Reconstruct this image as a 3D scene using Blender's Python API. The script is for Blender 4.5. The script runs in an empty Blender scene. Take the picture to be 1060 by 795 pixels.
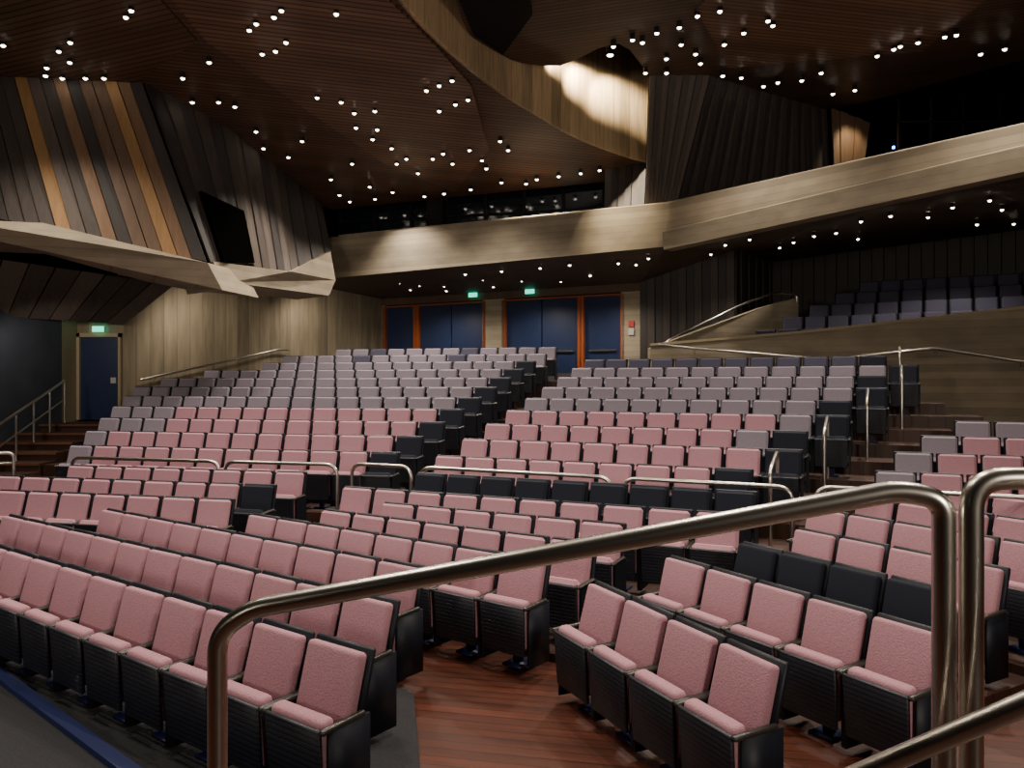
import bpy, bmesh, math, random
from mathutils import Vector, Matrix
random.seed(7)
D=bpy.data; C=bpy.context
col=C.scene.collection

# ---------------------------------------------------------------- materials
def mat_new(name):
    m=D.materials.new(name); m.use_nodes=True
    nt=m.node_tree; b=nt.nodes['Principled BSDF']
    return m,nt,b
def simple(name,c,rough=.6,metal=0.,noise=0.0,nscale=20.,bump=0.0,emit=None,es=0,spec=.5):
    m,nt,b=mat_new(name)
    b.inputs['Base Color'].default_value=(*c,1); b.inputs['Roughness'].default_value=rough
    b.inputs['Metallic'].default_value=metal; b.inputs['Specular IOR Level'].default_value=spec
    if emit:
        b.inputs['Emission Color'].default_value=(*emit,1); b.inputs['Emission Strength'].default_value=es
    if noise>0 or bump>0:
        tc=nt.nodes.new('ShaderNodeTexCoord'); n=nt.nodes.new('ShaderNodeTexNoise')
        n.inputs['Scale'].default_value=nscale; n.inputs['Detail'].default_value=4
        nt.links.new(tc.outputs['Object'],n.inputs['Vector'])
        r=nt.nodes.new('ShaderNodeMapRange'); r.inputs['To Min'].default_value=1-noise; r.inputs['To Max'].default_value=1+noise
        r.inputs['From Min'].default_value=.25; r.inputs['From Max'].default_value=.75
        nt.links.new(n.outputs['Fac'],r.inputs['Value'])
        mx=nt.nodes.new('ShaderNodeVectorMath'); mx.operation='SCALE'; mx.inputs[0].default_value=c
        nt.links.new(r.outputs['Result'],mx.inputs['Scale'])
        nt.links.new(mx.outputs['Vector'],b.inputs['Base Color'])
        if bump>0:
            bp=nt.nodes.new('ShaderNodeBump'); bp.inputs['Strength'].default_value=bump; bp.inputs['Distance'].default_value=.01
            nt.links.new(n.outputs['Fac'],bp.inputs['Height']); nt.links.new(bp.outputs['Normal'],b.inputs['Normal'])
    return m
def striped(name,c1,c2,axis,pitch,rough=.55,rot=(0,0,0),line=.82,noise=.25,bump=.4,stretch=(1,1,1),nscale=2.0):
    """wood / board surface: thin dark grooves every `pitch` metres along `axis`, plus grain"""
    m,nt,b=mat_new(name); b.inputs['Roughness'].default_value=rough
    tc=nt.nodes.new('ShaderNodeTexCoord'); mp=nt.nodes.new('ShaderNodeMapping'); mp.inputs['Rotation'].default_value=rot
    nt.links.new(tc.outputs['Object'],mp.inputs['Vector'])
    sp=nt.nodes.new('ShaderNodeSeparateXYZ'); nt.links.new(mp.outputs['Vector'],sp.inputs['Vector'])
    dv=nt.nodes.new('ShaderNodeMath'); dv.operation='DIVIDE'; dv.inputs[1].default_value=pitch
    nt.links.new(sp.outputs[axis],dv.inputs[0])
    fr=nt.nodes.new('ShaderNodeMath'); fr.operation='FRACT'; nt.links.new(dv.outputs[0],fr.inputs[0])
    gt=nt.nodes.new('ShaderNodeMath'); gt.operation='GREATER_THAN'; gt.inputs[1].default_value=line; nt.links.new(fr.outputs[0],gt.inputs[0])
    fl=nt.nodes.new('ShaderNodeMath'); fl.operation='FLOOR'; nt.links.new(dv.outputs[0],fl.inputs[0])
    wn=nt.nodes.new('ShaderNodeTexWhiteNoise'); wn.noise_dimensions='1D'; nt.links.new(fl.outputs[0],wn.inputs['W'])
    mp2=nt.nodes.new('ShaderNodeMapping'); mp2.inputs['Scale'].default_value=stretch; nt.links.new(mp.outputs['Vector'],mp2.inputs['Vector'])
    n=nt.nodes.new('ShaderNodeTexNoise'); n.inputs['Scale'].default_value=nscale; n.inputs['Detail'].default_value=6
    nt.links.new(mp2.outputs['Vector'],n.inputs['Vector'])
    ad=nt.nodes.new('ShaderNodeMath'); ad.operation='MULTIPLY_ADD'; ad.inputs[1].default_value=.5; nt.links.new(wn.outputs['Value'],ad.inputs[0])
    nt.links.new(n.outputs['Fac'],ad.inputs[2])
    r=nt.nodes.new('ShaderNodeMapRange'); r.inputs['From Min'].default_value=.35; r.inputs['From Max'].default_value=1.15
    r.inputs['To Min'].default_value=1-noise; r.inputs['To Max'].default_value=1+noise
    nt.links.new(ad.outputs[0],r.inputs['Value'])
    mix=nt.nodes.new('ShaderNodeMix'); mix.data_type='RGBA'
    mix.inputs['A'].default_value=(*c1,1); mix.inputs['B'].default_value=(*c2,1)
    nt.links.new(gt.outputs[0],mix.inputs['Factor'])
    sc=nt.nodes.new('ShaderNodeVectorMath'); sc.operation='SCALE'
    nt.links.new(mix.outputs['Result'],sc.inputs[0]); nt.links.new(r.outputs['Result'],sc.inputs['Scale'])
    nt.links.new(sc.outputs['Vector'],b.inputs['Base Color'])
    if bump>0:
        bp=nt.nodes.new('ShaderNodeBump'); bp.invert=True; bp.inputs['Strength'].default_value=bump; bp.inputs['Distance'].default_value=.02
        nt.links.new(gt.outputs[0],bp.inputs['Height']); nt.links.new(bp.outputs['Normal'],b.inputs['Normal'])
    return m

M={}
M['pink']=simple('fabric_pink',(.44,.235,.28),.9,noise=.14,nscale=90,bump=.5,spec=.2)
M['lilac']=simple('fabric_lilac',(.25,.215,.26),.9,noise=.12,nscale=90,bump=.3,spec=.2)
M['plum']=simple('fabric_plum',(.075,.072,.11),.9,noise=.12,nscale=90,spec=.2)
M['dark']=simple('fabric_dark',(.014,.017,.028),.85,noise=.15,nscale=90,spec=.2)
M['shell']=simple('seat_shell_black',(.007,.009,.015),.5,spec=.3)
M['slat']=striped('seat_underside',(.011,.013,.023),(.003,.003,.005),'Z',.035,.5,line=.6,bump=.6,noise=.1)
M['arm']=simple('armrest_black',(.03,.03,.026),.35)
M['blue']=simple('seat_leg_blue',(.010,.014,.07),.4)
M['steel']=simple('brushed_steel',(.76,.72,.65),.28,metal=1.0)
M['ceil']=striped('ceiling_slats',(.125,.066,.040),(.03,.015,.009),'Y',.14,.5,line=.72,rot=(0,0,math.radians(-12)),stretch=(.2,1,1),noise=.3)
M['ceil_b']=striped('ceiling_slats_lit',(.195,.105,.062),(.05,.025,.014),'Y',.14,.5,line=.72,rot=(0,0,math.radians(-12)),stretch=(.2,1,1),noise=.3)  # brighter copy of the slats: a lit facet's light put into the colour
M['ceil_c']=striped('ceiling_slats_dark',(.105,.058,.037),(.03,.015,.009),'Y',.14,.5,line=.72,rot=(0,0,math.radians(18)),stretch=(.2,1,1),noise=.3)
M['fin']=striped('fin_veneer',(.46,.345,.20),(.32,.235,.13),'X',.24,.6,line=.94,stretch=(6,6,.5),noise=.45,bump=.1)
M['conc']=striped('board_marked_concrete',(.345,.29,.205),(.27,.225,.16),'Z',.16,.85,line=.93,stretch=(1,1,2),noise=.3,bump=.3,nscale=1.5)
M['conc_v']=striped('rough_concrete_wall',(.30,.25,.165),(.235,.19,.125),'X',.22,.85,line=.93,stretch=(5,5,.6),noise=.42,bump=.4,nscale=1.5)
M['soffit']=simple('soffit_brown',(.105,.068,.045),.7,noise=.2,nscale=3)
M['dwall']=simple('dark_wall',(.014,.013,.013),.85,noise=.2,nscale=2,spec=.2)
M['bwall']=simple('blue_grey_wall',(.035,.042,.058),.8,noise=.2,nscale=2)
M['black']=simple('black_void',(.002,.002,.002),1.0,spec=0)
M['glass']=simple('booth_glass',(.008,.012,.018),.08)
M['door']=simple('door_blue',(.012,.026,.085),.45,noise=.1,nscale=4)
M['frame']=simple('door_frame_redwood',(.36,.085,.022),.4)
M['jamb']=simple('beige_jamb',(.42,.34,.21),.6)
M['wood']=striped('floor_redwood',(.080,.023,.012),(.012,.004,.003),'Y',.12,.38,line=.92,rot=(0,0,math.radians(12)),stretch=(.4,6,1),noise=.5,bump=.15)
M['carpet']=simple('carpet_grey',(.030,.031,.034),.95,noise=.25,nscale=60,bump=.3,spec=.2)
M['riser']=striped('riser_wood',(.045,.019,.012),(.015,.006,.004),'Y',.12,.5,line=.93,noise=.4,bump=.1)
M['nosing']=simple('stair_nosing',(.13,.05,.025),.5)
M['blued']=simple('platform_edge_blue',(.010,.018,.09),.45)
M['lamp']=simple('lamp_glow',(1,.9,.75),.5,emit=(1,.90,.75),es=14)
M['lamp'].cycles.emission_sampling='NONE'
M['can']=simple('lamp_can_black',(.008,.008,.008),.5)
M['exit']=simple('exit_sign_green',(.02,.4,.3),.5,emit=(.05,.85,.55),es=2.2)
M['teal']=simple('monitor_teal',(.05,.4,.4),.5,emit=(.1,.8,.75),es=2.0)
M['led']=simple('led_blue',(.1,.2,1),.5,emit=(.15,.35,1),es=12)
M['red']=simple('sign_red',(.5,.03,.02),.5)
M['white']=simple('sign_white',(.5,.5,.46),.5)
def wood(n,c): return striped(n,c,tuple(x*.5 for x in c),'Z',50,.6,stretch=(6,6,.6),noise=.3,bump=0)
M['pl_dark']=wood('plank_charcoal',(.038,.032,.030)); M['pl_dk2']=wood('plank_umber',(.062,.049,.042))
M['pl_br']=wood('plank_brown',(.14,.085,.052)); M['pl_gb']=wood('plank_greybrown',(.105,.082,.068))
M['pl_och']=wood('plank_ochre',(.34,.19,.075)); M['pl_or']=wood('plank_tan',(.20,.115,.062))

# ---------------------------------------------------------------- helpers
def mk(name,verts,faces,mats,fm=None,parent=None,smooth=False,loc=None):
    me=D.meshes.new(name); me.from_pydata([tuple(v) for v in verts],[],faces)
    for m in mats: me.materials.append(m)
    if fm: me.polygons.foreach_set('material_index',fm)
    if smooth: me.polygons.foreach_set('use_smooth',[True]*len(faces))
    me.update()
    o=D.objects.new(name,me); col.objects.link(o)
    if parent: o.parent=parent
    if loc: o.location=loc
    return o
def empty(name,loc=(0,0,0)):
    e=D.objects.new(name,None); e.location=loc; e.empty_display_size=.2; col.objects.link(e); return e
def slab(name,pts,mat,ext,parent=None):
    n=len(pts); ext=Vector(ext)
    v=[Vector(p) for p in pts]+[Vector(p)+ext for p in pts]
    f=[tuple(range(n)),tuple(reversed(range(n,2*n)))]+[(i,(i+1)%n,n+(i+1)%n,n+i) for i in range(n)]
    o=mk(name,v,f,[mat],parent=parent)
    bm=bmesh.new(); bm.from_mesh(o.data); bmesh.ops.recalc_face_normals(bm,faces=bm.faces); bm.to_mesh(o.data); bm.free()
    return o
def boxv(x0,x1,y0,y1,z0,z1):
    return [(x0,y0,z0),(x1,y0,z0),(x1,y1,z0),(x0,y1,z0),(x0,y0,z1),(x1,y0,z1),(x1,y1,z1),(x0,y1,z1)]
BF=[(3,2,1,0),(4,5,6,7),(0,1,5,4),(1,2,6,5),(2,3,7,6),(3,0,4,7)]
def box(name,x0,x1,y0,y1,z0,z1,mat,parent=None): return mk(name,boxv(x0,x1,y0,y1,z0,z1),BF,[mat],parent=parent)
def wallseg(name,p,q,z0,z1,mat,th=.2,parent=None,zt2=None,zb2=None):
    """vertical wall from p to q (xy), thickness th away to the left of p->q"""
    p=Vector(p);q=Vector(q);d=(q-p).normalized();n=Vector((-d.y,d.x))*th
    zt2=z1 if zt2 is None else zt2; zb2=z0 if zb2 is None else zb2
    v=[(*p,z0),(*q,zb2),(*(q+n),zb2),(*(p+n),z0),(*p,z1),(*q,zt2),(*(q+n),zt2),(*(p+n),z1)]
    return mk(name,v,BF,[mat],parent=parent)
def tube(name,pts,r=.021,mat=None,parent=None,bend=.12,cyc=False):
    """rounded-corner pipe"""
    P=[Vector(p) for p in pts]; out=[P[0]]
    for i in range(1,len(P)-1):
        a,b,c=P[i-1],P[i],P[i+1]; d1=(a-b);d2=(c-b); k=min(bend,d1.length*.45,d2.length*.45)
        s=b+d1.normalized()*k; e=b+d2.normalized()*k
        for j in range(9):
            t=j/8; out.append(s*(1-t)**2+b*2*t*(1-t)+e*t*t)
    out.append(P[-1])
    cu=D.curves.new(name,'CURVE'); cu.dimensions='3D'; cu.bevel_depth=r; cu.bevel_resolution=5; cu.use_fill_caps=True
    s=cu.splines.new('POLY'); s.points.add(len(out)-1)
    for i,p in enumerate(out): s.points[i].co=(*p,1)
    s.use_smooth=True
    cu.materials.append(mat or M['steel'])
    o=D.objects.new(name,cu); col.objects.link(o)
    if parent: o.parent=parent
    return o
def planks(name,TL,TR,BL,BR,n,pick,parent=None,th=.05,gap=.06,toward=Vector((0,0,2.6))):
    TL,TR,BL,BR=map(Vector,(TL,TR,BL,BR)); N=(TR-TL).cross(BL-TL).normalized()
    if N.dot(toward-TL)<0: N=-N
    V=[];F=[];FM=[];mats=[];
    def midx(m):
        if m not in mats: mats.append(m)
        return mats.index(m)
    def quad(a,b,c,d,t0,t1,m):
        k=len(V); 
        for p in (a,b,c,d): V.append(p+N*t0)
        for p in (a,b,c,d): V.append(p+N*t1)
        F.extend([(k+4,k+5,k+6,k+7),(k,k+3,k+2,k+1),(k,k+1,k+5,k+4),(k+1,k+2,k+6,k+5),(k+2,k+3,k+7,k+6),(k+3,k,k+4,k+7)])
        FM.extend([midx(m)]*6)
    for i in range(n):
        a,b,c,d=TL.lerp(TR,i/n),TL.lerp(TR,(i+1)/n),BL.lerp(BR,(i+1)/n),BL.lerp(BR,i/n)
        quad(a,b,c,d,-.10,-.005,M['black'])
        u0=(i+gap/2)/n; u1=(i+1-gap/2)/n
        quad(TL.lerp(TR,u0),TL.lerp(TR,u1),BL.lerp(BR,u1),BL.lerp(BR,u0),.0,th*(1+.6*(i%2)),M[pick(i)])
    o=mk(name,V,F,mats,FM,parent=parent)
    bm=bmesh.new(); bm.from_mesh(o.data); bmesh.ops.recalc_face_normals(bm,faces=bm.faces); bm.to_mesh(o.data); bm.free()
    return o

# ---------------------------------------------------------------- seat template
def seat_template(seg):
    V=[];F=[];FM=[];
    def part(c,s,mi,bev,rx=0,sg=None,taper=0):
        bm=bmesh.new(); bmesh.ops.create_cube(bm,size=1)
        for v in bm.verts:
            k=1-taper*(v.co.z<0)
            v.co=Vector((v.co.x*s[0]*k,v.co.y*s[1],v.co.z*s[2]))
        if bev>0 and seg>0:
            bmesh.ops.bevel(bm,geom=list(bm.edges),offset=bev,segments=min(seg,sg or seg),affect='EDGES',profile=.5)
        R=Matrix.Rotation(math.radians(rx),4,'X'); T=Matrix.Translation(c)
        bm.transform(T@R); bm.verts.index_update(); k=len(V)
        V.extend([v.co.copy() for v in bm.verts])
        for f in bm.faces: F.append([k+v.index for v in f.verts]); FM.append(mi)
        bm.free()
    part((0,.085,.735),(.475,.085,.44),0,.030,-15)
    part((0,.142,.715),(.520,.045,.51),1,.014,-15,1)
    part((0,-.120,.43),(.470,.11,.43),0,.035,4)
    part((0,-.186,.385),(.490,.035,.44),2,.01,4,1,.04)
    for sx in (-.262,.262):
        part((sx,.0,.33),(.020,.31,.54),1,.0)
        part((sx,-.05,.605),(.042,.33,.035),3,.015,3,2)
    part((0,.05,.10),(.06,.08,.2),4,.0)
    part((0,.05,.012),(.20,.22,.024),4,.0)
    part((0,.05,.20),(.50,.07,.05),4,.0)
    return V,F,FM
T_HI=seat_template(3); T_LO=seat_template(1)
SEAT={}
def seat_mesh(c):
    if c not in SEAT:
        V,F,FM=T_HI; me=D.meshes.new('theatre_seat_'+c); me.from_pydata([tuple(v) for v in V],[],F)
        for m in (M[c],M['shell'],M['slat'],M['arm'],M['blue']): me.materials.append(m)
        me.polygons.foreach_set('material_index',FM); me.polygons.foreach_set('use_smooth',[True]*len(F)); me.update()
        SEAT[c]=me
    return SEAT[c]
PITCH=.55
def norm2(v):
    v=Vector(v); return v.normalized()
def row(R,v,n,z,colf,single=False):
    v=norm2(v); a=math.atan2(v.y,v.x); R=Vector(R)
    if single:
        for i in range(n):
            p=R-v*PITCH*(i+.5); o=D.objects.new('theatre_seat',seat_mesh(colf(i,n))); col.objects.link(o)
            o.location=(p.x,p.y,z); o.rotation_euler=(0,0,a+random.uniform(-.02,.02))
        return
    names=['pink','lilac','dark','plum']; V=[];F=[];FM=[]; tv,tf,tm=T_LO
    for i in range(n):
        k=len(V); ox=-PITCH*(n-1)/2+PITCH*i
        c=names.index(colf(n-1-i,n))
        V.extend([(p.x+ox,p.y,p.z) for p in tv])
        F.extend([[k+q for q in f] for f in tf]); FM.extend([c if m==0 else m+3 for m in tm])
    mid=R-v*PITCH*n/2
    o=mk('theatre_seat_row',V,F,[M[x] for x in names]+[M['shell'],M['slat'],M['arm'],M['blue']],FM,smooth=False,loc=(mid.x,mid.y,z))
    o.rotation_euler=(0,0,a)
RS=[]
def riser(R,v,n,z,z0,l=.1,r=.1,front=.42,back=.5,mat='riser'):
    v=norm2(v); f=Vector((v.y,-v.x)); R=Vector(R); A=R+v*r; B=R-v*(PITCH*n+l)
    pts=[B+f*front,A+f*front,A-f*back,B-f*back]
    V=[(p.x,p.y,z0) for p in pts]+[(p.x,p.y,z) for p in pts]
    RS.append((V,mat))
pink=lambda i,n:'pink'
dark=lambda i,n:'dark'

# ================================================================= near blocks
vN=(.81,-.587)
row((-.93,4.56),vN,12,0.05,pink,True)
row((-.93,5.62),vN,12,0.05,pink,True)
row((-.86,6.72),vN,10,0.05,pink,True)
row((.25,6.98),vN,8,0.05,pink,True)
vE=(.42,-.91); vE2=(.5,-.87)
row((1.44,4.52),vE,4,0,pink,True)
row((2.72,5.10),vE2,5,0,pink,True)
row((3.27,6.05),vE2,4,.04,dark,True)
row((4.0,6.48),vE2,4,.10,pink,True)
row((4.75,6.9),vE2,5,.18,pink,True)
mid=[ # R, v, n, z, colour
 ((.75,7.6),(.835,-.55),7,.08,pink),
 ((1.15,8.3),(.875,-.485),6,.14,pink),
 ((2.5,8.6),(.9,-.43),10,.2,pink),
 ((2.95,9.5),(.9,-.43),9,.32,dark),
 ((-3.2,12.0),(.97,-.24),8,.28,pink),
 ((-3.4,11.1),(.97,-.24),9,.2,lambda i,n:'dark' if i<1 else 'pink'),
 ((-3.7,10.25),(.97,-.24),8,.12,pink),
 ((5.5,7.3),vE2,5,.26,pink),
 ((6.3,7.7),vE2,4,.34,pink),
]
for R,v,n,z,c in mid:
    row(R,v,n,z,c); riser(R,v,n,z,-.02,.05,.05,.4,.45)
for R,v,n,z in [((3.27,6.05),vE2,4,.04),((4.0,6.48),vE2,4,.10),((4.75,6.9),vE2,5,.18)]:
    riser(R,v,n,z,-.02,.05,.05,.4,.45)
# ================================================================= rear left block
vL=(.97,-.24); nL=[12,13,14,15,16,17,17,16,14,14,12]
for k,n in enumerate(nL):
    R=(-1.9+.31*k,13+.83*k); z=.5+.215*k
    def cf(i,n,k=k):
        if i==0 and k<9: return 'dark'
        if k>=9: return 'plum' if i%5==4 else 'lilac'
        if k<=1: return 'pink' if i<n-1 else 'lilac'
        if k<=3: return 'pink' if i<n-3 else 'lilac'
        return 'lilac'
    row(R,vL,n,z,cf); riser(R,vL,n,z,0,.9,.35,.42,.6)
# rear right block
vQ=(.9,-.43); nQ=[9,10,10,11,11,12,12,13,12]
for k,n in enumerate(nQ):
    Q=Vector((-1.3+.37*k,12.5+.79*k)); R=Q+norm2(vQ)*PITCH*n; z=.5+.215*k
    def cf(i,n,k=k):
        if i==0: return 'dark'
        if k==8: return 'plum'
        if k<=3: return 'pink' if i>=(1+k//2) else 'lilac'
        return 'lilac'
    row(R,vQ,n,z,cf); riser(R,vQ,n,z,0,.35,1.0,.42,.6)
# far right block
for k,L in enumerate([(4.9,10.7),(5.5,11.4),(6.2,12.0),(7.0,12.5)]):
    R=Vector(L)+norm2(vQ)*PITCH*7; z=.45+.2*k
    row(R,vQ,7,z,(lambda i,n,k=k:'pink' if k<3 and i<6 else 'lilac')); riser(R,vQ,7,z,0,.1,.5,.42,.5)
# terrace
vT=(.88,-.475); skip=[0,1,2,3,4]
for i in range(5):
    L=Vector((6.22+.38*i,20.3+.7*i)); n=13-skip[i]; R=L+norm2(vT)*PITCH*13; z=3.03+.37*i
    row(R,vT,n,z,lambda a,b:'plum'); riser(R,vT,n,z,2.6,.3,.4,.38,.55)
V=[];F=[]
for vs,m in RS:
    k=len(V); V.extend(vs); F.extend([tuple(k+q for q in f) for f in BF])
mk('floor_tiers',V,F,[M['riser']])

# ================================================================= shell
box('floor',-16,17,-6,31,-.2,0,M['wood'])
slab('carpet',[(-.3,2.4,0.002),(-.62,5.3,.002),(-.81,6.5,.002),(-1.4,7.0,.002),(-8,11.4,.002),(-14,11.4,.002),(-14,2.4,.002)],M['carpet'],(0,0,.046))
slab('trim_platform_edge',[(-1.25,4.14,.04),(-6.6,8.79,.04),(-6.67,8.71,.04),(-1.32,4.06,.04)],M['blued'],(0,0,.05))
box('wall_left',-14.3,-14,-6,31,0,13,M['dwall'])
box('wall_right',16,16.3,-6,31,0,13,M['dwall'])
box('wall_back',-14,16,30.5,30.8,0,13,M['dwall'])
box('wall_front',-14,16,-6.3,-6,0,13,M['dwall'])
box('ceiling_upper',-14,16,-6,31,12.6,12.8,M['dwall'])
def zc(y): return 12.02-.16*y
fin=[(-4.0,2),(-3.7,6),(-3.1,10),(-2.45,13),(-2.0,14.6),(-1.5,15.7),(-1.1,16.4),(-.6,17.2),(0,18.0),(.7,18.8),(1.4,19.6),(2.2,20.3),(3.2,21.0),(3.8,21.3)]
def cr(pts,sub=5):
    P=[Vector(p) for p in pts]; out=[]
    for i in range(len(P)-1):
        p0=P[max(i-1,0)];p1=P[i];p2=P[i+1];p3=P[min(i+2,len(P)-1)]
        for j in range(sub):
            t=j/sub; out.append(.5*((2*p1)+(-p0+p2)*t+(2*p0-5*p1+4*p2-p3)*t*t+(-p0+3*p1-3*p2+p3)*t**3))
    out.append(P[-1]); return out
finS=cr(fin)
c1=[(-14,2),(-14,17.05),(-11.11,17.1),(-8.15,17.4),(-7.0,19.6),(-6.0,24.4),(-5.6,24.7),(2.8,22.6)]+[tuple(p) for p in reversed(finS)]
slab('ceiling',[(x,y,zc(y)) for x,y in c1],M['ceil'],(0,0,.2))
pb=[(-6.6,11),(-3.3,11),(-2.4,14.2),(-1.5,16),(-.9,17.4),(-.6,20.5),(-1.7,23.2),(-3.4,21.4),(-6.1,15.75)]
slab('ceiling_panel',[(x,y,zc(y)-.06) for x,y in pb],M['ceil_b'],(0,0,.06))
slab('ceiling_panel_left',[(x,y,zc(y)-.05) for x,y in [(-13.9,11),(-6.9,11),(-6.3,15.75),(-8.25,17.25),(-11,17.0),(-13.9,16.9)]],M['ceil_c'],(0,0,.05))  # left facet's weaker light put into a darker slat colour
n=len(finS); V=[(p.x,p.y,zc(p.y)-.05) for p in finS]+[(p.x,p.y,12.6) for p in finS]
F=[(i,i+1,n+i+1,n+i) for i in range(n-1)]
o=mk('ceiling_fin',V,F,[M['fin']],smooth=True)
md=o.modifiers.new('s','SOLIDIFY'); md.thickness=.12; md.offset=0
c2=[(-1.07,15.09),(-1.01,15.89),(-.89,16.59),(-.63,17.26),(-.26,17.72),(.22,18.04),(.67,18.2),(1.12,18.2),(1.52,17.77),(1.9,17.26),(2.29,17.01),(2.6,17.36),(3.27,18.77),(4.72,18.77),(8.46,21.23),(9.3,20.5),(11.61,17.9),(16,17),(16,2),(-3.1,2),(-2.9,6),(-2.3,10),(-1.5,13)]
slab('ceiling_right',[(x,y,9.95) for x,y in c2],M['ceil_c'],(0,0,.3))
slab('ceiling_right_panel',[(4.2,12,9.9),(3.6,15.4,9.9),(5.0,18.2,9.9),(9,17.3,9.9),(9,12,9.9)],M['ceil_b'],(0,0,.05))
slab('ceiling_nose_panel',[(-1.4,13.2,9.9),(-1.0,15.1,9.9),(-.8,16.5,9.9),(-.2,17.5,9.9),(.4,15.6,9.9),(.2,13.2,9.9)],M['dwall'],(0,0,.05))

# ---- left upper wall (planks)
TL=(-13.54,17.0,9.34);TR=(-8.15,17.4,9.24)
planks('wall_left_plank_bay',TL,TR,(-12.6,16.1,6.4),(-6.76,17.5,5.29),20,
  lambda i:(['pl_dark','pl_dk2']*6)[i] if i<8 else ['pl_dk2','pl_dk2','pl_och','pl_gb','pl_dk2','pl_or','pl_dark','pl_br','pl_br','pl_och','pl_or','pl_dark'][i-8])
planks('wall_left_dark_bay',(-8.15,17.4,9.3),(-6.97,19.6,9.0),(-6.77,17.6,5.31),(-6.44,19.6,5.57),6,lambda i:['pl_dark','pl_dk2'][i%2])
planks('wall_left_grey_bay',(-7.05,19.5,9.05),(-6.55,21.6,8.72),(-6.42,19.5,5.5),(-5.78,20.5,5.5),5,lambda i:['pl_gb','pl_dk2','pl_gb','pl_dark'][i%4])
planks('wall_left_grey_bay_rear',(-6.55,21.6,8.72),(-5.94,24.2,8.3),(-5.78,20.5,5.5),(-5.33,23,6.42),6,lambda i:['pl_dk2','pl_dark'][i%2])
slab('wall_left_opening_shade',[(-7.15,17.95,6.98),(-6.68,19.40,6.85),(-6.43,19.44,5.58),(-6.64,17.95,5.38)],M['black'],(.11,-.06,0))  # flat black panel, the darkness inside an opening put into its colour
slab('trim_sill_1',[(-14,15.2,5.95),(-11.21,15.5,5.86),(-9.69,16.3,5.93),(-6.68,17.3,5.26),(-6.47,17.6,4.7),(-8.5,18.3,4.98),(-10.39,16,5.49),(-14,15.0,5.5)],M['conc'],(.3,1.6,.0))
slab('trim_sill_2',[(-6.7,17.7,5.35),(-5.7,20.3,5.5),(-5.2,22.6,6.4),(-5.1,22.8,5.6),(-5.2,22.4,5.11),(-6.5,18.2,4.95),(-6.5,17.7,4.72)],M['conc'],(-1.2,1.0,0))
planks('wall_left_overhang',(-14,15.0,5.6),(-8.4,19.6,5.08),(-14,15.6,4.22),(-10.0,20.3,4.15),14,lambda i:['pl_dk2','pl_gb','pl_dk2'][i%3])
wallseg('wall_left_lower',(-13.2,12),(-11.25,19.7),0,4.3,M['bwall'],th=.2)
wallseg('wall_left_corner',(-11.25,19.7),(-11.3,20.5),0,4.3,M['jamb'],th=.2)
dz=1.67
e=empty('door_1',(-10.72,20.5,dz))
box('leaf',-.50,.50,.02,.08,0.0,2.15,M['door'],e)
box('jamb_left',-.60,-.50,-.06,.12,0,2.25,M['jamb'],e); box('jamb_right',.50,.56,-.06,.12,0,2.25,M['jamb'],e)
box('head',-.60,.56,-.06,.12,2.15,2.25,M['jamb'],e)
box('push_plate',.28,.42,-.0,.02,.95,1.1,M['white'],e)
box('wall_left_end_top',-11.4,-10.1,20.5,20.7,dz+2.25,4.6,M['conc_v'])
e=empty('exit_sign',(-10.7,20.35,4.02)); box('panel',-.14,.14,0,.05,-.07,.07,M['exit'],e); box('bracket',-.03,.03,.05,.15,-.03,.03,M['can'],e)
wallseg('wall_left_concrete',(-10.1,20.5),(-4.7,28.5),0,6.6,M['conc_v'],th=.3)
B0=Vector((-4.7,28.5));B1=Vector((3.9,24.0)); ang=math.atan2(B1.y-B0.y,B1.x-B0.x); LB=(B1-B0).length
wb=empty('wall_back_concrete',(B0.x,B0.y,2.65)); wb.rotation_euler=(0,0,ang)
def wbx(n,t0,t1,z0,z1,m,y0=0,y1=.25,par=wb): return box(n,t0*LB,t1*LB,y0,y1,z0,z1,M[m],par)
wbx('pier_1',.433,.517,0,3.4,'conc'); wbx('pier_2',.938,1.0,0,3.4,'conc'); wbx('pier_0',-.02,.011,0,3.4,'conc')
wbx('lintel',-.02,1.0,2.78,3.4,'soffit',-.02,.25)
wbx('skirt',0,1,-2.6,.0,'dwall',0,.25)
DN=2
for (a,b,leaves) in [(.011,.143,1),(.16,.433,2),(.517,.79,2),(.806,.938,1)]:
    e=empty('door_%d'%DN,(B0.x,B0.y,2.65)); e.rotation_euler=(0,0,ang); DN+=1
    w=(b-a)/leaves
    for j in range(leaves):
        wbx('leaf_%d'%(j+1),a+w*j+.002,a+w*(j+1)-.002,.0,2.72,'door',.12,.18,e)
        wbx('push_bar_%d'%(j+1),a+w*j+.02,a+w*(j+1)-.02,.98,1.03,'steel',.04,.08,e)
        wbx('kick_%d'%(j+1),a+w*j+.01,a+w*(j+1)-.01,.02,.3,'steel',.115,.12,e)
    wbx('head',a,b,2.70,2.75,'frame',.02,.2,e)
    wbx('jamb_l',a-.010,a+.003,0,2.75,'frame',.0,.2,e); wbx('jamb_r',b-.003,b+.010,0,2.75,'frame',.0,.2,e)
slab('floor_back_walk',[(-9.4,21.3,0),(-5.4,23.0,0),(1.5,21.6,0),(2.5,19.5,0),(3.9,20,0),(3.9,23.98,0),(-4.7,28.4,0)],M['carpet'],(0,0,2.64))
for nm,t,z in [('exit_sign',.40,2.95),('exit_sign',.62,2.95)]:
    p=B0.lerp(B1,t); e=empty(nm,(p.x-.05,p.y-.12,2.65+z)); e.rotation_euler=(0,0,ang)
    box('panel',-.16,.16,-.04,0,-.07,.07,M['exit'],e); box('bracket',-.03,.03,0,.1,-.03,.03,M['can'],e)
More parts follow.
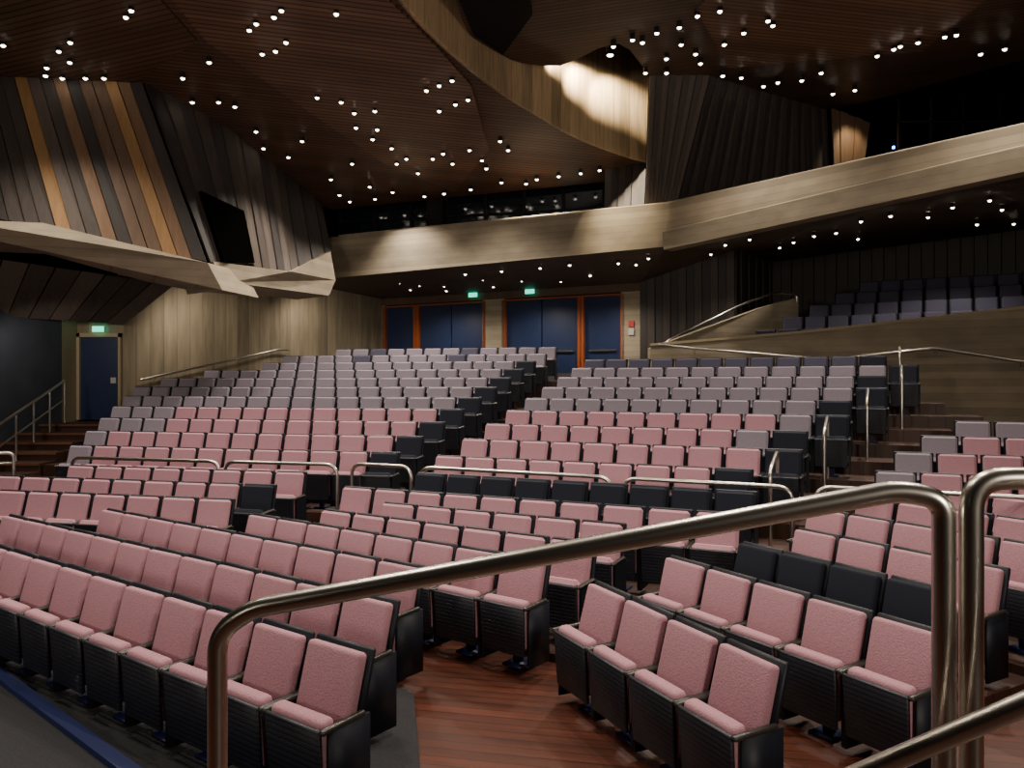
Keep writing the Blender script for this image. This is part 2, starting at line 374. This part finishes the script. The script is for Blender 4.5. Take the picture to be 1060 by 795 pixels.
p=B0.lerp(B1,.972); e=empty('fire_alarm_sign',(p.x-.01,p.y-.03,4.35)); e.rotation_euler=(0,0,ang)
box('panel_red',-.09,.09,-.02,.02,0,.18,M['red'],e); box('panel_white',-.09,.09,-.02,.02,-.25,-.05,M['white'],e)
planks('wall_right_timber_1',(3.9,24,6.0),(6.5,23,6.75),(3.9,24,2.6),(6.5,23,2.6),12,lambda i:['pl_dark','pl_dk2'][i%2])
planks('wall_right_timber_2',(6.5,23,6.75),(8.6,26.2,6.9),(6.5,23,2.6),(8.6,26.2,2.6),10,lambda i:['pl_dark','pl_dk2'][i%2])
planks('wall_right_timber_3',(8.6,26.2,6.9),(15,22.2,7.3),(8.6,26.2,2.6),(15,22.2,2.6),22,lambda i:['pl_dark','pl_dark'][i%2])
# balcony
fas=[(-5.9,24.9,7.17,5.88),(-5.6,24.5,7.17,5.9),(3.9,20.0,7.17,6.1),(9.0,13.9,7.17,6.42),(12.5,9.6,7.17,6.6)]
V=[];F=[]
off=Vector((.22,.35))
for x,y,zt,zb in fas:
    V+= [(x,y,zt),(x+.03,y+.05,zb),(x+off.x,y+off.y,zb),(x+off.x,y+off.y,zt)]
for i in range(len(fas)-1):
    a=4*i;b=4*i+4
    for j in range(4): F.append((a+j,b+j,b+(j+1)%4,a+(j+1)%4))
mk('wall_balcony_fascia',V,F,[M['conc']])
# projecting lower lip of the balcony front
V=[];F=[]
for x,y,zt,zb in fas[2:]:
    V+=[(x-.10,y-.09,zb+.34),(x-.06,y-.05,zb-.10),(x+.2,y+.2,zb-.10),(x+.05,y+.05,zb+.42)]
for i in range(2):
    a=4*i;b=4*i+4
    for j in range(4): F.append((a+j,b+j,b+(j+1)%4,a+(j+1)%4))
F+=[(3,2,1,0),(8,9,10,11)]
mk('trim_balcony_lip',V,F,[M['conc']])
tube('trim_balcony_ledge',[(-5.4,24.6,7.22),(3.95,20.15,7.22),(9.1,14.05,7.22),(12,10.3,7.22)],.03,M['conc'])
sf=[(-5.6,24.6,5.9),(3.95,20.1,6.1),(3.9,24,5.68),(-4.7,28.6,5.66)]
slab('ceiling_soffit_left',sf,M['soffit'],(0,0,.15))
slab('ceiling_soffit_left_end',[(-5.6,24.6,5.9),(-4.7,28.6,5.66),(-7.2,24.9,5.9)],M['soffit'],(0,0,.15))
for nm,t in [('a',[(3.95,20.1,6.1),(6.5,23,6.5),(3.9,24.05,5.68)]),('b',[(3.95,20.1,6.1),(9.05,14,6.42),(6.5,23,6.5)]),
             ('c',[(9.05,14,6.42),(8.6,26.3,6.65),(6.5,23,6.5)]),('d',[(9.05,14,6.42),(15.5,22.2,7.05),(8.6,26.3,6.65)]),('e',[(9.05,14,6.42),(12.6,9.7,6.6),(16,12,7.0),(15.5,22.3,7.05)])]:
    slab('ceiling_soffit_'+nm,t,M['soffit'],(0,0,.12))
slab('floor_balcony_deck',[(-5.5,24.9,7.0),(4.1,20.4,7.0),(9.2,14.3,7.0),(12.7,10,7.0),(16,12,7.0),(16,28,7.0),(-5.5,28,7.0)],M['dwall'],(0,0,.06))
bw=empty('window_1',(-5.6,25.1,7.1)); bang=math.atan2(-2.2,8.6); bw.rotation_euler=(0,0,bang)
box('glass',0,8.9,.08,.12,.0,1.5,M['glass'],bw)
box('sill',0,8.9,-.02,.15,.0,.12,M['dwall'],bw)
for i in range(8): box('mullion_%d'%i,i*1.2+.1,i*1.2+.17,0,.14,.1,1.5,M['dwall'],bw)
box('rail_mid',0,8.9,.0,.1,.62,.67,M['dwall'],bw)
box('monitor',7.35,7.8,-.02,.04,.32,.5,M['teal'],bw)
box('wall_booth_column',-2.6,-2.1,24.0,24.3,7.0,8.4,M['dwall'])
planks('wall_upper_timber_1',(3.27,18.8,10),(4.72,18.8,10),(3.48,20.6,7.1),(4.2,20.3,7.1),9,lambda i:['pl_gb','pl_dk2'][i%2])
planks('wall_upper_timber_0',(2.6,21.9,8.55),(3.85,21.3,8.62),(2.5,21.3,7.1),(3.7,20.9,7.1),7,lambda i:['pl_dk2','pl_dark'][i%2])
planks('wall_upper_timber_2',(4.72,18.85,10),(8.4,21.2,10),(4.2,20.35,7.1),(8.6,21.2,7.1),22,lambda i:['pl_dark','pl_dk2'][i%2])
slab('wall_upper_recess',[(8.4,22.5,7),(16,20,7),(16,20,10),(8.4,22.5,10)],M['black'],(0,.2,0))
planks('wall_recess_panel',(8.45,20.9,9.9),(9.6,21.2,9.6),(8.5,20.8,7.6),(9.3,21.1,7.8),5,lambda i:'pl_br')
e=empty('gallery_equipment_rack',(11.2,19.6,7.1))
box('crossbar_1',-1.6,1.8,0,.06,1.3,1.36,M['can'],e); box('crossbar_2',-1.6,1.8,0,.06,2.0,2.05,M['can'],e)
for i,x in enumerate([-1.6,-.8,0,.9,1.75]): box('upright_%d'%i,x,x+.06,0,.06,0,2.6,M['can'],e)
for i,x in enumerate([-1.3,-.4,.5,1.2]):
    box('fixture_%d'%i,x,x+.35,-.15,.25,.9+.1*(i%2),1.3+.1*(i%2),M['dwall'],e)
box('led',-1.75,-1.70,-.05,0,1.35,1.40,M['led'],e)
par=[(3.6,20.5,3.59),(7.0,19.0,3.82),(10.9,16.8,4.2),(14,15.0,4.4)]
e=empty('wall_terrace_parapet')
for i in range(3):
    a,b=par[i],par[i+1]; wallseg('segment_%d'%i,a[:2],b[:2],0,a[2],M['conc'],.22,e,zt2=b[2])
    wallseg('coping_%d'%i,(a[0]-.02,a[1]-.04),(b[0]-.02,b[1]-.04),a[2],a[2]+.06,M['jamb'],.3,e,zt2=b[2]+.06,zb2=b[2])
slab('wall_stair_ramp',[(3.7,20.6,2.6),(3.7,20.6,3.55),(4.1,20.7,3.7),(7.0,22,4.74),(8.1,22.3,5.05),(8.1,22.3,2.6)],M['conc'],(-.1,.3,0))
e=empty('terrace_handrail')
tube('rail_1',[(4.0,20.4,3.3),(4.0,20.4,3.71),(6.3,21.5,4.78),(7.3,22.0,5.15),(8.0,22.15,5.12),(8.0,22.15,4.9)],.03,parent=e)
tube('rail_2',[(3.75,20.2,3.62),(4.6,19.9,3.5),(7.5,18.52,3.18),(9.4,17.45,3.4),(10.8,16.65,3.08),(11.8,16.1,3.05)],.03,parent=e)
for i,(x,y,z) in enumerate([(4.6,19.9,3.5),(6.1,19.2,3.33),(7.5,18.52,3.18),(9.4,17.45,3.4),(10.8,16.65,3.08)]):
    tube('bracket_%d'%i,[(x,y,z),(x+.02,y+.05,z-.1),(x+.15,y+.35,z-.1)],.012,parent=e,bend=.03)
e=empty('wall_handrail')
tube('rail',[(-9.78,20.74,2.71),(-7.25,24.45,3.67),(-7.0,24.8,3.67)],.03,parent=e)
for t in (.1,.5,.9):
    p=Vector((-9.78,20.74,2.71)).lerp(Vector((-7.25,24.45,3.67)),t); tube('bracket_%d'%int(t*10),[p,p+Vector((-.05,.03,-.1)),p+Vector((-.25,.15,-.1))],.012,parent=e,bend=.03)
e=empty('side_stair')
for i in range(8):
    y0=14.4+i*.62; y1=(y0+.62) if i<7 else 19.65
    xl=-13.2+(y1-12)*1.95/7.7+.04
    box('step_%d'%(i+1),xl,-9.75,y0,y1,0,.28+(i+1)*.17,M['riser'],e)
    box('nosing_%d'%(i+1),xl,-9.75,y0-.04,y0+.01,.28+(i+1)*.17-.04,.28+(i+1)*.17+.005,M['nosing'],e)
box('landing',-11.2,-9.75,19.65,20.45,0,1.64,M['riser'],e)
e=empty('stair_railing')
a=Vector((-10.35,15.2,1.50));b=Vector((-10.9,19.2,2.68))
tube('handrail',[a,b],.03,parent=e); tube('mid_rail',[a-Vector((0,0,.45)),b-Vector((0,0,.45))],.018,parent=e)
for i in range(6):
    p=a.lerp(b,i/5); zf=.28+.17*max(0,math.floor((p.y-14.4)/.62)+1); tube('post_%d'%i,[p,(p.x,p.y,min(zf,p.z-.5))],.022,parent=e)
e=empty('landing_railing'); tube('frame',[(-10.2,13.4,.0),(-10.2,13.4,1.38),(-8.85,14.0,1.38),(-8.85,14.0,.0)],.03,parent=e); tube('mid',[(-10.2,13.4,1.2),(-8.85,14,1.2)],.02,parent=e)
def crail(pts):
    e=empty('crosswalk_railing'); tube('rail',[(pts[0][0],pts[0][1],.2)]+[(x,y,1.33) for x,y in pts]+[(pts[-1][0],pts[-1][1],.2)],.028,parent=e,bend=.2)
crail([(-7.6,13.6),(-4.8,12.92)]);crail([(-4.7,12.9),(-2.75,12.4)])
crail([(-2.55,12.55),(-1.55,12.1)]);crail([(-1.4,12.02),(1.35,10.72)]);crail([(1.5,10.64),(3.45,9.7)]);crail([(3.75,9.75),(6.2,8.6)])
for k in (0,2,4,6,8):
    Q=Vector((-1.3+.37*k,12.5+.79*k)); v=norm2(vQ); R=Q+v*(PITCH*nQ[k]+.22); z=.5+.215*k; b=Vector((-v.y,v.x))
    e=empty('aisle_handrail'); q=R+b*.75
    tube('rail',[(R.x,R.y,z-.0),(R.x,R.y,z+.98),(q.x,q.y,z+1.18),(q.x,q.y,z+.2)],.026,parent=e,bend=.15)
e=empty('foreground_railing'); r=.0215
tube('main_tube',[(-.654,1.75,.9),(-.654,1.75,2.045),(-.575,1.735,2.105),(.745,1.52,2.395),(.822,1.5,2.38),(.822,1.5,.9)],r,parent=e,bend=.07)
tube('second_tube',[(.868,1.49,.9),(.868,1.49,2.42),(1.0,1.47,2.425),(2.0,1.3,2.45)],r,parent=e,bend=.06)
tube('lower_tube',[(.30,1.75,1.53),(.62,1.5,1.84),(.875,1.3,2.085),(1.3,.97,2.5)],.019,parent=e,bend=.05)
tube('lower_post',[(.30,1.75,1.53),(.30,1.75,.9)],.019,parent=e)
e=empty('stair_landing')
box('top',-1.3,2.2,-1.5,2.0,.75,.9,M['riser'],e); box('base',-1.25,2.1,-1.4,1.9,0,.75,M['dwall'],e)

# ================================================================= downlights
d1="-10.2,15.8 -10.0,16.9 -9.8,16.6 -9.2,16.0 -8.8,15.7 -9.2,16.4 -9.2,17.0 -8.8,17.0 -7.3,14.9 -7.1,14.7 -9.7,17.0 -7.3,18.0 -6.7,18.0 -6.3,16.4 -7.1,17.0 -6.4,18.2 -5.1,15.3 -4.9,15.1 -4.5,14.9 -4.3,14.7 -5.1,16.1 -4.8,16.0 -4.5,15.7 -3.3,14.8 -6.3,19.4 -6.4,20.3 -5.9,20.8 -5.3,19.9 -4.4,17.8 -3.9,18.0 -3.7,18.5 -3.8,19.2 -3.3,19.3 -3.2,18.4 -3.5,19.8 -5.1,22.2 -5.1,23.3 -4.9,23.8 -4.1,22.7 -4.1,23.6 -3.5,23.1 -4.3,21.2 -3.1,20.3 -3.1,21.2 -1.9,17.5 -1.6,17.3 -1.3,17.1 -1.0,17.9 -1.3,18.1 -1.7,18.4 -2.8,20.9 -2.6,21.8 -2.1,20.9 -1.8,20.6 -1.1,20.4 -0.8,21.0 -0.3,19.9 -0.1,20.4 -1.6,21.2 -0.7,21.5 -0.3,22.4 0.4,22.5 0.7,22.2 1.3,22.0 1.9,21.8 2.4,21.6 -2.6,23.4 -2.0,23.2 -1.2,22.9"
d2="2.17,16.87 2.53,16.55 2.76,16.68 3.1,18.31 3.43,17.51 3.39,15.97 3.64,15.48 3.6,16.78 4.02,17.26 4.03,15.28 4.52,16.78 4.77,16.23 6.1,19.13 4.94,18.48 5.41,18.6 4.25,17.77 6.37,18.89 6.9,18.77 7.18,18.31 7.99,19.63 8.43,19.38 8.04,17.36 8.24,17.01 8.31,16.87 8.59,16.68 9.01,16.41 9.2,16.32 10.26,17.26 10.63,17.01 5.26,15.89 5.09,15.68 2.98,16.23 3.59,18.31"
sA="-3.6,25.3 -3.0,25.6 -2.2,25.6 -3.4,26.4 -1.4,23.6 -0.9,24.3 -0.3,23.0 0.3,24.3 0.8,22.4 1.6,21.9 2.3,23.2 2.9,21.5 3.4,21.6 3.6,20.8 -2.2,26.4 -.6,25.4 1.5,24.2"
sB="5.0,22.6 5.6,22.2 5.6,20.7 6.0,19.9 7.5,21.0 7.7,20.1 8.1,19.7 8.1,18.3 8.5,17.7 7.4,21.8 9.5,18.0 10.0,16.5 11.0,17.7 9.5,17.0 9.0,20.5 11.5,19.5 12.6,19.8"
def pp(s): return [tuple(map(float,a.split(','))) for a in s.split()]
L=[(x,y,zc(y)) for x,y in pp(d1)]+[(x,y,9.93) for x,y in pp(d2)]
def soff(x,y):
    t=((x+5.6)*.428+(y-24.6)*.904)/4.0; return 5.98-.30*max(0,min(1,t))
V=[];F=[];FM=[]
def lampgeo(x,y,z,r=.046,h=.11):
    k=len(V); ns=10
    rings=[(r*1.2,z+.05),(r*1.2,z-h),(r,z-h),(r*.85,z-h-.015),(r*.45,z-h-.03)]
    for rr,zz in rings:
        for j in range(ns):
            a=2*math.pi*j/ns; V.append((x+rr*math.cos(a),y+rr*math.sin(a),zz))
    for q in range(4):
        for j in range(ns):
            F.append((k+q*ns+j,k+q*ns+(j+1)%ns,k+(q+1)*ns+(j+1)%ns,k+(q+1)*ns+j)); FM.append(0 if q<2 else 1)
    F.append(tuple(k+4*ns+j for j in range(ns))); FM.append(1)
for x,y,z in L: lampgeo(x,y,z)
for x,y in pp(sA): lampgeo(x,y,soff(x,y)+.02,.038,.05)
for x,y in pp(sB):
    z=6.42+max(0,(x-9)*.07)+(.0 if x>6.5 else -.12); lampgeo(x,y,z,.038,.05)
for x,y in [(.9,18.7),(1.6,19.0),(2.4,19.3)]: lampgeo(x,y,10.85,.08,.2)
mk('ceiling_downlights',V,F,[M['can'],M['lamp']],FM)

# ================================================================= lights
WARM=(1,.87,.73)
def spot(name,loc,tgt,e,ang=110,blend=.8,c=WARM,r=.12):
    l=D.lights.new(name,'SPOT'); l.energy=e; l.color=c; l.spot_size=math.radians(ang); l.spot_blend=blend; l.shadow_soft_size=r
    o=D.objects.new(name,l); col.objects.link(o); o.location=loc
    o.rotation_euler=(Vector(tgt)-Vector(loc)).to_track_quat('-Z','Y').to_euler(); return o
for x,y in [(-9,9),(-5,5),(-5,10),(-9,15.0),(-5,15.3),(-4.8,19.5),(-3.6,18.5),(-1.3,20.5),(-3.5,22.5),(.6,21.7),(-3.5,13)]:
    spot('downlight_spot',(x,y,zc(y)-.3),(x+.3,y-1.0,0),1000,115)
for x,y in [(0,5),(4,5),(1,9),(5,10),(3.5,14.5),(8,13),(4.5,16.8),(8.2,16.2),(11,14.5)]:
    spot('downlight_spot',(x,y,9.6),(x-.6,y-1.0,0),1000,115)
for x,y in [(.9,18.7),(1.6,19.0),(2.4,19.3)]:
    spot('fin_spot',(x,y,10.6),(x+.35,y+1.5,9.4),1500,85,.6,(1,.82,.58))
for x,y in [(-2.6,25.8),(0.3,24.3),(2.6,22.9)]:
    spot('soffit_spot',(x,y,5.4),(x,y,0),240,160)
for x,y in [(6.0,21.2),(8.6,18.2),(10.5,18.6)]:
    spot('soffit_spot',(x,y,6.0),(x,y,0),150,135)
spot('recess_spot',(9.0,20.2,9.7),(9.0,21.0,8.6),120,70,.6,(1,.8,.5))
spot('stair_spot',(-10.7,17.0,4.1),(-10.9,19.5,1.6),80,130,.6)
spot('wall_wash_spot',(-8.3,20.6,4.9),(-8.6,23.0,2.8),110,150,.8)
spot('wall_wash_spot',(-6.0,24.2,5.2),(-6.6,26.0,3.0),90,150,.8)
for x,y,z,tx,ty,tz in [(-8,-3,4.5,-5,18,5.0),(4,-4,4.5,3,18,5.0)]:
    spot('fill_spot',(x,y,z),(tx,ty,tz),1700,110,1.0,WARM,.8)  # unseen fill lights added behind the camera to lift seats, walls and ceiling
w=D.worlds.new('w'); C.scene.world=w; w.use_nodes=True
w.node_tree.nodes['Background'].inputs[0].default_value=(.05,.04,.03,1)

cam=D.cameras.new('cam'); co=D.objects.new('camera',cam); col.objects.link(co)
co.location=(0,0,2.6); co.rotation_euler=(math.radians(90),0,0)
cam.lens=36*816/1060; cam.sensor_width=36; cam.clip_end=200
C.scene.camera=co
